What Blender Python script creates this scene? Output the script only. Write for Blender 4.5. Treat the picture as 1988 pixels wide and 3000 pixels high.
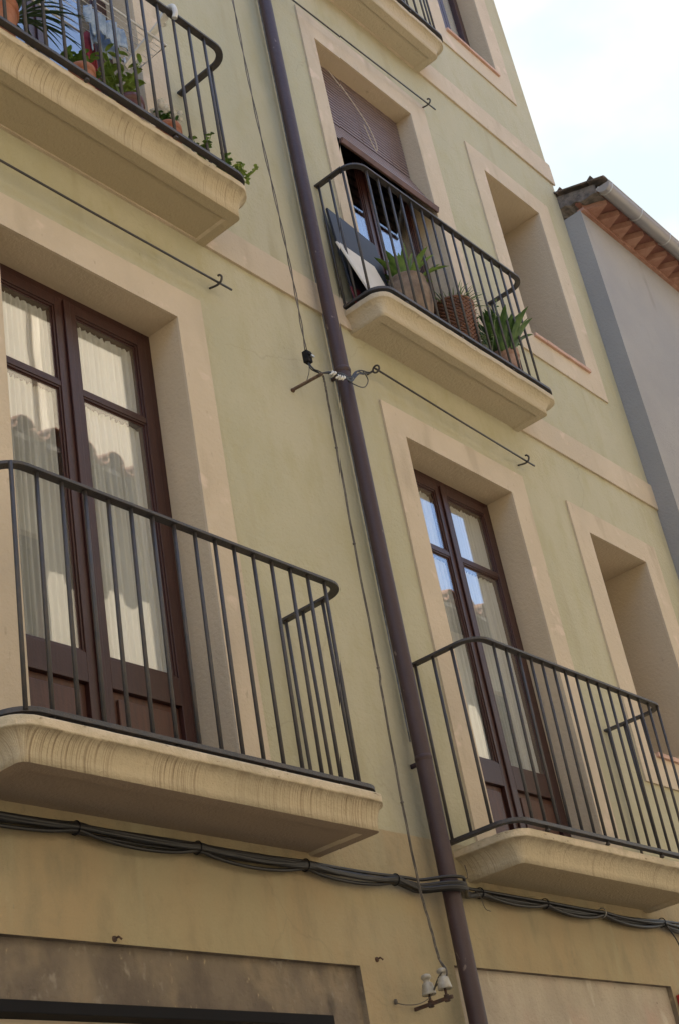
import bpy, bmesh, math, random
from mathutils import Vector, Matrix
R = math.radians
S = bpy.context.scene
for o in list(bpy.data.objects): bpy.data.objects.remove(o)
COL = S.collection
random.seed(7)

# ------------------------------------------------------------------ camera
YAW, PITCH, ROLL = 0.960633803, 0.506870786, -0.193070984
f = Vector((math.sin(YAW)*math.cos(PITCH), math.cos(YAW)*math.cos(PITCH), math.sin(PITCH)))
r0 = Vector((math.cos(YAW), -math.sin(YAW), 0)); u0 = r0.cross(f)
rr = r0*math.cos(ROLL)+u0*math.sin(ROLL); uu = -r0*math.sin(ROLL)+u0*math.cos(ROLL)
cd = bpy.data.cameras.new('camera'); cam = bpy.data.objects.new('camera', cd); COL.objects.link(cam)
cd.sensor_fit = 'VERTICAL'; cd.sensor_height = 24; cd.sensor_width = 24; cd.lens = 24*4249.7/3000
cd.clip_start = .05; cd.clip_end = 3000
M = Matrix((rr, uu, -f)).transposed().to_4x4(); M.translation = Vector((0, -3.6, 1.6))
cam.matrix_world = M
S.camera = cam

# ------------------------------------------------------------------ light
SUN_EL, SUN_AZ = R(68), R(12)      # the sun stands high behind the facade (+Y), a little towards +X
w = bpy.data.worlds.new('World'); S.world = w; w.use_nodes = True
nt = w.node_tree; N = nt.nodes; L = nt.links
N.clear()
out = N.new('ShaderNodeOutputWorld'); bg = N.new('ShaderNodeBackground'); L.new(bg.outputs[0], out.inputs[0])
sky = N.new('ShaderNodeTexSky'); sky.sky_type = 'NISHITA'; sky.sun_disc = False
sky.sun_elevation = SUN_EL; sky.sun_rotation = SUN_AZ; sky.air_density = 1.0; sky.dust_density = 1.6; sky.ozone_density = 1.0
tc = N.new('ShaderNodeTexCoord'); nz = N.new('ShaderNodeTexNoise'); nz.inputs['Scale'].default_value = 1.6
nz.inputs['Detail'].default_value = 7; nz.inputs['Roughness'].default_value = .55
mp = N.new('ShaderNodeMapping'); mp.inputs['Location'].default_value = (0.35, 0.2, 0.1); mp.inputs['Scale'].default_value = (1, 1, 1.7)
L.new(tc.outputs['Generated'], mp.inputs[0]); L.new(mp.outputs[0], nz.inputs['Vector'])
# veil of cloud: thick towards +X +Y (behind the roofs), clearing towards -Y
dt = N.new('ShaderNodeVectorMath'); dt.operation = 'DOT_PRODUCT'; dt.inputs[1].default_value = (0.40, 0.75, 0.1)
L.new(tc.outputs['Generated'], dt.inputs[0])
ad = N.new('ShaderNodeMath'); ad.operation = 'ADD'; L.new(dt.outputs['Value'], ad.inputs[0]); L.new(nz.outputs[0], ad.inputs[1])
cr = N.new('ShaderNodeMapRange'); cr.inputs['From Min'].default_value = .50; cr.inputs['From Max'].default_value = .80
L.new(ad.outputs[0], cr.inputs['Value'])
mx = N.new('ShaderNodeMix'); mx.data_type = 'RGBA'; L.new(cr.outputs[0], mx.inputs[0])
L.new(sky.outputs[0], mx.inputs[6]); cz = N.new('ShaderNodeTexNoise'); cz.inputs['Scale'].default_value = 5.5; cz.inputs['Detail'].default_value = 5; L.new(mp.outputs[0], cz.inputs['Vector'])
czr = N.new('ShaderNodeMapRange'); czr.inputs['From Min'].default_value = .40; czr.inputs['From Max'].default_value = .58; czr.interpolation_type = 'SMOOTHSTEP'; L.new(cz.outputs[0], czr.inputs['Value'])
cm = N.new('ShaderNodeMix'); cm.data_type = 'RGBA'; L.new(czr.outputs[0], cm.inputs[0]); cm.inputs[6].default_value = (1.68, 1.90, 1.98, 1); cm.inputs[7].default_value = (1.95, 2.02, 2.0, 1)
L.new(cm.outputs[2], mx.inputs[7])
L.new(mx.outputs[2], bg.inputs[0]); bg.inputs[1].default_value = .15
sd = bpy.data.lights.new('sun', 'SUN'); sd.energy = 4.0; sd.angle = R(.55); sd.color = (1, .96, .89)
so = bpy.data.objects.new('sun', sd); COL.objects.link(so)
sdir = Vector((math.sin(SUN_AZ)*math.cos(SUN_EL), math.cos(SUN_AZ)*math.cos(SUN_EL), math.sin(SUN_EL)))
so.rotation_euler = sdir.to_track_quat('Z', 'Y').to_euler(); so.location = (0, 20, 40)
S.view_settings.view_transform = 'Standard'; S.view_settings.look = 'None'; S.view_settings.gamma = 1
S.view_settings.exposure = 1.82
S.render.engine = 'CYCLES'
S.cycles.max_bounces = 10; S.cycles.diffuse_bounces = 5; S.cycles.glossy_bounces = 4; S.cycles.transparent_max_bounces = 12

# ------------------------------------------------------------------ materials
def mat(name, base, rough=.85, metal=0., var=None, vscale=3., vstretch=(1, 1, 1), bump=0., bscale=60., spec=.5, spots=None, tint2=None, t2scale=1.2):
    """noise-varied principled; var = second colour, spots=(colour, scale, lo, hi, stretch)"""
    m = bpy.data.materials.new(name); m.use_nodes = True; t = m.node_tree; n = t.nodes; l = t.links
    p = n['Principled BSDF']; p.inputs['Roughness'].default_value = rough; p.inputs['Metallic'].default_value = metal
    p.inputs['Specular IOR Level'].default_value = spec
    g = n.new('ShaderNodeNewGeometry')
    def noise(scale, stretch=(1, 1, 1), detail=5, rgh=.6):
        mm = n.new('ShaderNodeMapping'); mm.inputs['Scale'].default_value = stretch; l.new(g.outputs['Position'], mm.inputs[0])
        z = n.new('ShaderNodeTexNoise'); z.inputs['Scale'].default_value = scale; z.inputs['Detail'].default_value = detail
        z.inputs['Roughness'].default_value = rgh; l.new(mm.outputs[0], z.inputs['Vector']); return z.outputs[0]
    def rng(v, a, b):
        q = n.new('ShaderNodeMapRange'); q.inputs['From Min'].default_value = a; q.inputs['From Max'].default_value = b; q.interpolation_type = 'SMOOTHSTEP'
        l.new(v, q.inputs['Value']); return q.outputs[0]
    def mix(fac, a, b):
        q = n.new('ShaderNodeMix'); q.data_type = 'RGBA'; l.new(fac, q.inputs[0])
        for i, c in ((6, a), (7, b)):
            if isinstance(c, tuple): q.inputs[i].default_value = (*c, 1)
            else: l.new(c, q.inputs[i])
        return q.outputs[2]
    c = base
    if var: c = mix(rng(noise(vscale, vstretch), .35, .68), base, var)
    if tint2: c = mix(rng(noise(t2scale, (1, 1, .7), 3), .45, .7), c, tint2)
    if spots:
        for (sc, s, lo, hi, st) in spots: c = mix(rng(noise(s, st, 3, .5), lo, hi), c, sc)
    if isinstance(c, tuple): p.inputs['Base Color'].default_value = (*c, 1)
    else: l.new(c, p.inputs['Base Color'])
    if bump:
        b = n.new('ShaderNodeBump'); b.inputs['Strength'].default_value = bump; b.inputs['Distance'].default_value = .016
        l.new(noise(bscale, (1, 1, 1), 8, .65), b.inputs['Height']); l.new(b.outputs[0], p.inputs['Normal'])

    return m, (n, l, p, g, noise, rng, mix)

MT = {}
# facade plaster: khaki green render above, ochre below z 3.44 (two coats of paint)
m, (n, l, p, g, noise, rng, mix) = mat('facade_plaster', (.36, .33, .2), rough=.92, bump=.55, bscale=38)
sep = n.new('ShaderNodeSeparateXYZ'); l.new(g.outputs['Position'], sep.inputs[0])
big = noise(1.1, (1, 1, .8), 4); mid = noise(7, (1, 1, .45), 6); fine = noise(95, (1, 1, 1), 3)
up = mix(rng(big, .38, .64), (.395, .368, .248), (.43, .395, .275))
up = mix(rng(mid, .42, .75), up, (.385, .352, .218))
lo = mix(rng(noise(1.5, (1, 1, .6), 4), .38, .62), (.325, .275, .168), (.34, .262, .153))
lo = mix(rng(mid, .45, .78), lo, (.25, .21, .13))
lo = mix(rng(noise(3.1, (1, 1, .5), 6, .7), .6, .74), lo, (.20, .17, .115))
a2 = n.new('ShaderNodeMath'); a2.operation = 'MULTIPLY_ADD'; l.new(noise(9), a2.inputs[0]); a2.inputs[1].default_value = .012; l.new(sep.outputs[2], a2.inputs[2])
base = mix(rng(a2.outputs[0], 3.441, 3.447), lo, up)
# grime: fine specks and vertical dribbles
base = mix(rng(noise(26, (1, 1, .35), 4, .7), .66, .78), base, (.25, .225, .155))
base = mix(rng(fine, .60, .80), base, (.28, .25, .16))
base = mix(rng(noise(5.5, (1, 1, .12), 3, .5), .58, .78), base, (.35, .315, .2))
vo = n.new('ShaderNodeTexVoronoi'); vo.feature = 'DISTANCE_TO_EDGE'; vo.inputs['Scale'].default_value = .75
dv = n.new('ShaderNodeTexNoise'); dv.inputs['Scale'].default_value = 3.5; dv.inputs['Detail'].default_value = 6; l.new(g.outputs['Position'], dv.inputs['Vector'])
dm = n.new('ShaderNodeMix'); dm.data_type = 'VECTOR'; dm.inputs[0].default_value = .22; l.new(g.outputs['Position'], dm.inputs[4]); l.new(dv.outputs[1], dm.inputs[5]); l.new(dm.outputs[1], vo.inputs['Vector'])
ck = n.new('ShaderNodeMapRange'); ck.inputs['From Min'].default_value = .0035; ck.inputs['From Max'].default_value = .0; l.new(vo.outputs['Distance'], ck.inputs['Value'])
ckm = n.new('ShaderNodeMath'); ckm.operation = 'MULTIPLY'; l.new(ck.outputs[0], ckm.inputs[0]); l.new(rng(noise(.9, (1, 1, 1), 1), .50, .60), ckm.inputs[1])
ck2 = n.new('ShaderNodeMath'); ck2.operation = 'MULTIPLY'; ck2.inputs[1].default_value = .16; l.new(ckm.outputs[0], ck2.inputs[0])
base = mix(ck2.outputs[0], base, (.12, .105, .07))
# damp grey stain beside the foot of the drainpipe bracket
def edge(sock, a_, b_): return rng(sock, a_, b_)
sx_ = n.new('ShaderNodeMath'); sx_.operation = 'MULTIPLY_ADD'; l.new(noise(4.5), sx_.inputs[0]); sx_.inputs[1].default_value = .30; l.new(sep.outputs[0], sx_.inputs[2])
sz_ = n.new('ShaderNodeMath'); sz_.operation = 'MULTIPLY_ADD'; l.new(noise(3.), sz_.inputs[0]); sz_.inputs[1].default_value = .5; l.new(sep.outputs[2], sz_.inputs[2])
w1 = n.new('ShaderNodeMath'); w1.operation = 'MULTIPLY'; l.new(edge(sx_.outputs[0], 5.12, 5.38), w1.inputs[0]); l.new(edge(sx_.outputs[0], 5.75, 5.5), w1.inputs[1])
w2 = n.new('ShaderNodeMath'); w2.operation = 'MULTIPLY'; l.new(edge(sz_.outputs[0], 4.5, 3.75), w2.inputs[0]); l.new(edge(a2.outputs[0], 3.441, 3.447), w2.inputs[1])
w3 = n.new('ShaderNodeMath'); w3.operation = 'MULTIPLY'; l.new(w1.outputs[0], w3.inputs[0]); l.new(w2.outputs[0], w3.inputs[1])
w4 = n.new('ShaderNodeMath'); w4.operation = 'MULTIPLY'; w4.inputs[1].default_value = .55; l.new(w3.outputs[0], w4.inputs[0])
base = mix(w4.outputs[0], base, (.20, .195, .16))
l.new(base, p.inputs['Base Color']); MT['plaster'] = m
MT['trim'] = mat('trim_plaster', (.49, .403, .29), rough=.9, var=(.53, .438, .322), vscale=2.3, tint2=(.46, .382, .278), bump=.4, bscale=45,
                 spots=[((.38, .31, .22), 30, .66, .8, (1, 1, .5)), ((.41, .335, .235), 4.5, .54, .75, (1, 1, .3)), ((.57, .46, .35), 6, .6, .7, (1, 1, 1))])[0]
MT['reveal'] = mat('reveal_plaster', (.45, .365, .255), rough=.92, var=(.48, .385, .27), vscale=2.1, bump=.4, bscale=45,
                   spots=[((.36, .29, .2), 22, .68, .82, (1, 1, .6))])[0]
m, (n, l, p, g, noise, rng, mix) = mat('balcony_stone', (.46, .385, .25), rough=.92, bump=.6, bscale=50)
b = mix(rng(noise(2.2), .35, .65), (.44, .378, .268), (.475, .40, .285))
MT['slab_clean'] = m
l.new(mix(rng(noise(30, (1, 1, .4), 4, .7), .63, .78), b, (.3, .24, .16)), p.inputs['Base Color'])
# fascia with black dribbles that ran down from the lip
def streaky(name, amount, maskloc, SOF=(.36, .30, .20)):
    m, (n, l, p, g, noise, rng, mix) = mat(name, (.46, .385, .25), rough=.92, bump=.5, bscale=55)
    b = mix(rng(noise(2.2), .35, .65), (.44, .375, .262), (.49, .41, .285))
    ra = n.new('ShaderNodeAttribute'); ra.attribute_name = 'run'; da = n.new('ShaderNodeAttribute'); da.attribute_name = 'down'
    def line(freq, a_, b_, zf=.25, det=1.5):
        cx = n.new('ShaderNodeCombineXYZ'); l.new(ra.outputs['Fac'], cx.inputs[0])
        zz = n.new('ShaderNodeMath'); zz.operation = 'MULTIPLY'; zz.inputs[1].default_value = zf; l.new(da.outputs['Fac'], zz.inputs[0]); l.new(zz.outputs[0], cx.inputs[2])
        z = n.new('ShaderNodeTexNoise'); z.inputs['Scale'].default_value = freq; z.inputs['Detail'].default_value = det; l.new(cx.outputs[0], z.inputs['Vector'])
        return rng(z.outputs[0], a_, b_) if b_ is not None else z.outputs[0]
    def mul(a_, b_):
        q = n.new('ShaderNodeMath'); q.operation = 'MULTIPLY'; l.new(a_, q.inputs[0])
        if isinstance(b_, float): q.inputs[1].default_value = b_
        else: l.new(b_, q.inputs[1])
        return q.outputs[0]
    st = line(70, amount+.05, amount+.12, .012); st2 = line(165, amount-.01, amount+.09, .008)
    mm = n.new('ShaderNodeMath'); mm.operation = 'MAXIMUM'; l.new(st, mm.inputs[0]); l.new(mul(st2, .75), mm.inputs[1])
    mask = line(2.6, .36, .56, 0, 1)
    below = rng(da.outputs['Fac'], .030, .040)
    # dribbles thin out towards the foot of the moulding, each at its own length
    le = n.new('ShaderNodeMath'); le.operation = 'MULTIPLY_ADD'; l.new(line(40, 0, None, 0), le.inputs[0]); le.inputs[1].default_value = .30; le.inputs[2].default_value = .0
    sb = n.new('ShaderNodeMath'); sb.operation = 'SUBTRACT'; l.new(le.outputs[0], sb.inputs[0]); l.new(da.outputs['Fac'], sb.inputs[1])
    fade = rng(sb.outputs[0], -.05, .08)
    m3o = mul(mul(mul(mul(mm.outputs[0], mask), below), fade), .70)
    # grime right under the lip and blotches on it
    gr_ = mul(mul(rng(da.outputs['Fac'], .030, .036), rng(da.outputs['Fac'], .060, .040)), mul(line(14, .42, .62, 0), .35))
    b = mix(gr_, b, (.20, .155, .10))
    b = mix(mul(rng(da.outputs['Fac'], .034, .028), line(20, .62, .68, 3, 3)), b, (.22, .17, .11))
    b = mix(mul(rng(da.outputs['Fac'], .034, .028), rng(noise(12), .4, .6)), b, (.56, .47, .34))
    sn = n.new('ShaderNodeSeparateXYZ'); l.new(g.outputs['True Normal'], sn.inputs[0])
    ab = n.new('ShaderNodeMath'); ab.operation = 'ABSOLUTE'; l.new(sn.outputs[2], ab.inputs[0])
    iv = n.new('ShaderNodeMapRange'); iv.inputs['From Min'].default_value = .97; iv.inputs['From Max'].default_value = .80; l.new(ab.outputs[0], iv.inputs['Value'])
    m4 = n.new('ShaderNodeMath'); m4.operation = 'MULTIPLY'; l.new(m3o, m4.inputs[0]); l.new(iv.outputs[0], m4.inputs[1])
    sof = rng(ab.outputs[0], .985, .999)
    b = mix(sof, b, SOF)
    c = mix(m4.outputs[0], b, (.16, .11, .065))
    c = mix(rng(noise(40, (1, 1, .6), 4, .7), .66, .78), c, (.26, .21, .14))
    l.new(c, p.inputs['Base Color']); return m
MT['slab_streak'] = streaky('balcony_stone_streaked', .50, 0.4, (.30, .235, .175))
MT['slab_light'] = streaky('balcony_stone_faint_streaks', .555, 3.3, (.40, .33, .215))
MT['iron'] = mat('painted_iron', (.030, .029, .032), rough=.5, var=(.05, .04, .035), vscale=25, bump=.25, bscale=160, spec=.55)[0]
MT['rust'] = mat('rusty_iron', (.09, .045, .028), rough=.85, var=(.05, .035, .03), vscale=40, bump=.5, bscale=120)[0]
MT['barrust'] = mat('weathered_iron_bar', (.16, .11, .08), rough=.85, var=(.07, .045, .035), vscale=30, bump=.4, bscale=120)[0]
MT['wood'] = mat('varnished_wood', (.030, .0092, .0082), rough=.38, var=(.042, .014, .011), vscale=9, vstretch=(8, 8, .5), bump=.12, bscale=90, spec=.5)[0]
MT['woodpanel'] = mat('varnished_wood_panel', (.05, .019, .013), rough=.42, var=(.075, .028, .017), vscale=8, vstretch=(7, 7, .5), bump=.12, bscale=90)[0]
MT['pipe'] = mat('painted_drainpipe', (.046, .028, .031), rough=.5, var=(.055, .034, .036), vscale=7, vstretch=(1, 1, .6), bump=.18, bscale=30, spec=.35,
                 spots=[((.16, .12, .1), 24, .69, .74, (1, 1, .6))])[0]
MT['cable'] = mat('black_cable', (.005, .005, .006), rough=.45, var=(.010, .009, .010), vscale=9, spec=.5)[0]
MT['wire'] = mat('old_wire', (.07, .06, .05), rough=.7, var=(.14, .12, .1), vscale=14)[0]
MT['greywire'] = mat('grey_wire', (.2, .2, .2), rough=.6, var=(.09, .09, .09), vscale=25)[0]
MT['galv'] = mat('clamp_metal', (.45, .45, .44), rough=.45, metal=.6)[0]
MT['zinc'] = mat('zinc_gutter', (.32, .30, .285), rough=.42, metal=.55, var=(.28, .27, .27), vscale=4, vstretch=(.4, 2, 2), bump=.1, bscale=20)[0]
MT['terra'] = mat('terracotta_eave', (.27, .13, .09), rough=.88, var=(.34, .19, .135), vscale=11, bump=.6, bscale=60)[0]
MT['terradk'] = mat('terracotta_shade', (.15, .06, .045), rough=.9, var=(.2, .085, .06), vscale=9, bump=.5, bscale=50)[0]  # eave terracotta darkened in colour to paint the shade between the teeth
MT['terrad'] = mat('terracotta_pot', (.30, .105, .055), rough=.85, var=(.36, .17, .11), vscale=14, bump=.3, bscale=60)[0]
MT['potdark'] = mat('dark_glazed_pot', (.09, .028, .022), rough=.35)[0]
MT['potbeige'] = mat('beige_pot', (.25, .18, .12), rough=.85, var=(.17, .12, .085), vscale=12, bump=.4, bscale=40)[0]
MT['potpink'] = mat('pink_pot', (.4, .26, .2), rough=.8, var=(.26, .15, .11), vscale=22, bump=.3, bscale=60)[0]
MT['wicker'] = mat('wicker', (.10, .042, .024), rough=.5, var=(.19, .085, .045), vscale=38, bump=.3, bscale=90)[0]
MT['roof'] = mat('roof_tile', (.33, .16, .10), rough=.85, var=(.24, .13, .09), vscale=8, bump=.5, bscale=50)[0]
MT['roofold'] = mat('old_roof_tile', (.13, .10, .085), rough=.9, var=(.075, .065, .058), vscale=10, bump=.6, bscale=40)[0]
MT['mortar'] = mat('weathered_mortar', (.17, .145, .125), rough=.95, var=(.075, .065, .06), vscale=16, bump=1., bscale=40)[0]
MT['nside'] = mat('grey_render_shaded', (.245, .24, .235), rough=.93, var=(.27, .265, .255), vscale=2, bump=.45, bscale=50)[0]  # same grey render; the side wall's shade is put into its darker colour
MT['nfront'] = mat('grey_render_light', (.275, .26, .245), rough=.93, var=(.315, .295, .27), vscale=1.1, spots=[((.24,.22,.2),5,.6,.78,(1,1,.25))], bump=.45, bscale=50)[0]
MT['stone'] = mat('lintel_stone', (.185, .15, .115), rough=.93, var=(.125, .10, .08), vscale=6, vstretch=(1, 1, .6), tint2=(.25, .20, .14), t2scale=5, bump=.8, bscale=45,
                  spots=[((.34, .27, .18), 34, .64, .76, (1, 1, .55)), ((.27, .235, .19), 19, .62, .78, (1, 1, .7)), ((.08,.065,.05), 9, .60, .8, (1, 1, .5))])[0]
MT['stonelight'] = mat('pale_stone', (.45, .39, .31), rough=.93, var=(.36, .31, .245), vscale=4, vstretch=(1, 1, .45), tint2=(.45, .33, .26), t2scale=2.3, bump=.8, bscale=40,
                       spots=[((.52, .47, .39), 7, .60, .72, (1, 1, .4)), ((.15, .12, .09), 30, .70, .78, (1, 1, .6))])[0]
MT['sill'] = mat('sill_tile', (.44, .27, .20), rough=.8, var=(.52, .34, .26), vscale=12, bump=.3, bscale=60)[0]
MT['dark'] = mat('dark_metal', (.009, .009, .011), rough=.85, spec=.2)[0]
MT['room'] = mat('room_wall', (.22, .19, .16), rough=.95)[0]
MT['cream'] = mat('sunlit_cream_render', (.70, .61, .47), rough=.93, var=(.74, .645, .50), vscale=1.5, bump=.3, bscale=40)[0]
MT['cream2'] = mat('pale_render', (.66, .56, .42), rough=.93, var=(.6, .5, .37), vscale=1.2, bump=.3, bscale=40)[0]
MT['paving'] = mat('street_paving', (.27, .24, .20), rough=.9, var=(.22, .195, .16), vscale=6, bump=.4, bscale=30)[0]
MT['earth'] = mat('ground_earth', (.2, .17, .13), rough=.95, var=(.15, .13, .1), vscale=.5)[0]
MT['blind'] = mat('blind_slat', (.23, .165, .155), rough=.45, var=(.18, .125, .115), vscale=20, vstretch=(.5, 4, 4), spec=.6)[0]
MT['blindbar'] = mat('blind_bottom_bar', (.11, .055, .042), rough=.6, var=(.08, .04, .032), vscale=15)[0]
MT['cord'] = mat('pale_cord', (.42, .34, .24), rough=.9)[0]
MT['navy'] = mat('navy_panel', (.012, .015, .027), rough=.5, var=(.018, .022, .036), vscale=4, spec=.4)[0]
MT['whiteboard'] = mat('pale_panel', (.62, .585, .53), rough=.6, var=(.56, .53, .48), vscale=5)[0]
MT['redpaint'] = mat('red_plastic', (.35, .03, .025), rough=.35)[0]
MT['darkred'] = mat('dark_red_paint', (.10, .012, .018), rough=.5)[0]
MT['whiteplastic'] = mat('white_plastic', (.62, .61, .57), rough=.45, var=(.5, .49, .46), vscale=18)[0]
MT['denim'] = mat('denim', (.24, .33, .46), rough=.9, var=(.42, .50, .60), vscale=22, bump=.5, bscale=120)[0]
MT['redcloth'] = mat('red_cloth', (.28, .03, .04), rough=.9, var=(.2, .02, .03), vscale=14)[0]
MT['porcelain'] = mat('old_porcelain', (.36, .34, .29), rough=.35, var=(.24, .22, .18), vscale=30, spec=.6)[0]
MT['soil'] = mat('soil', (.05, .035, .025), rough=1)[0]
MT['petal'] = mat('white_petal', (.78, .76, .72), rough=.7)[0]
def leafmat(name, a, b):
    m, (n, l, p, g, noise, rng, mix) = mat(name, a, rough=.5, var=b, vscale=22)
    return m
MT['leaf'] = leafmat('leaf_green', (.075, .15, .025), (.13, .22, .04))
MT['leafdark'] = leafmat('leaf_dark', (.03, .085, .018), (.07, .14, .025))
MT['leafgrey'] = leafmat('leaf_spiky', (.09, .16, .07), (.2, .27, .12))
MT['leaflime'] = leafmat('leaf_lime', (.12, .21, .03), (.22, .3, .06))
MT['palm'] = leafmat('palm_dark', (.02, .045, .018), (.035, .07, .025))
# glass
m = bpy.data.materials.new('window_glass'); m.use_nodes = True; t = m.node_tree; n = t.nodes; l = t.links; n.clear()
o_ = n.new('ShaderNodeOutputMaterial'); ms = n.new('ShaderNodeMixShader'); tr = n.new('ShaderNodeBsdfTransparent'); gl = n.new('ShaderNodeBsdfGlossy')
tr.inputs[0].default_value = (.97, .975, .97, 1); gl.inputs['Roughness'].default_value = .004; gl.inputs[0].default_value = (1, 1, 1, 1)
lw = n.new('ShaderNodeLayerWeight'); lw.inputs[0].default_value = .5
pw = n.new('ShaderNodeMath'); pw.operation = 'POWER'; pw.inputs[1].default_value = 4.2; l.new(lw.outputs['Facing'], pw.inputs[0])
fr = n.new('ShaderNodeMath'); fr.operation = 'MULTIPLY_ADD'; fr.inputs[1].default_value = .9; fr.inputs[2].default_value = .11; l.new(pw.outputs[0], fr.inputs[0])
gg = n.new('ShaderNodeNewGeometry'); gn = n.new('ShaderNodeTexNoise'); gn.inputs['Scale'].default_value = 2.2; gn.inputs['Detail'].default_value = 1
l.new(gg.outputs['Position'], gn.inputs['Vector']); gb = n.new('ShaderNodeBump'); gb.inputs['Strength'].default_value = .02; gb.inputs['Distance'].default_value = .02
l.new(gn.outputs[0], gb.inputs['Height']); l.new(gb.outputs[0], gl.inputs['Normal'])
l.new(fr.outputs[0], ms.inputs[0]); l.new(tr.outputs[0], ms.inputs[1]); l.new(gl.outputs[0], ms.inputs[2]); l.new(ms.outputs[0], o_.inputs[0])
MT['glass'] = m
# curtain cloth
m = bpy.data.materials.new('net_curtain'); m.use_nodes = True; t = m.node_tree; n = t.nodes; l = t.links; n.clear()
o_ = n.new('ShaderNodeOutputMaterial'); df = n.new('ShaderNodeBsdfDiffuse'); tl = n.new('ShaderNodeBsdfTranslucent'); ms = n.new('ShaderNodeMixShader')
df.inputs[0].default_value = (.68, .685, .66, 1); tl.inputs[0].default_value = (.55, .55, .53, 1); ms.inputs[0].default_value = .25
l.new(df.outputs[0], ms.inputs[1]); l.new(tl.outputs[0], ms.inputs[2]); l.new(ms.outputs[0], o_.inputs[0]); MT['curtain'] = m

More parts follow.
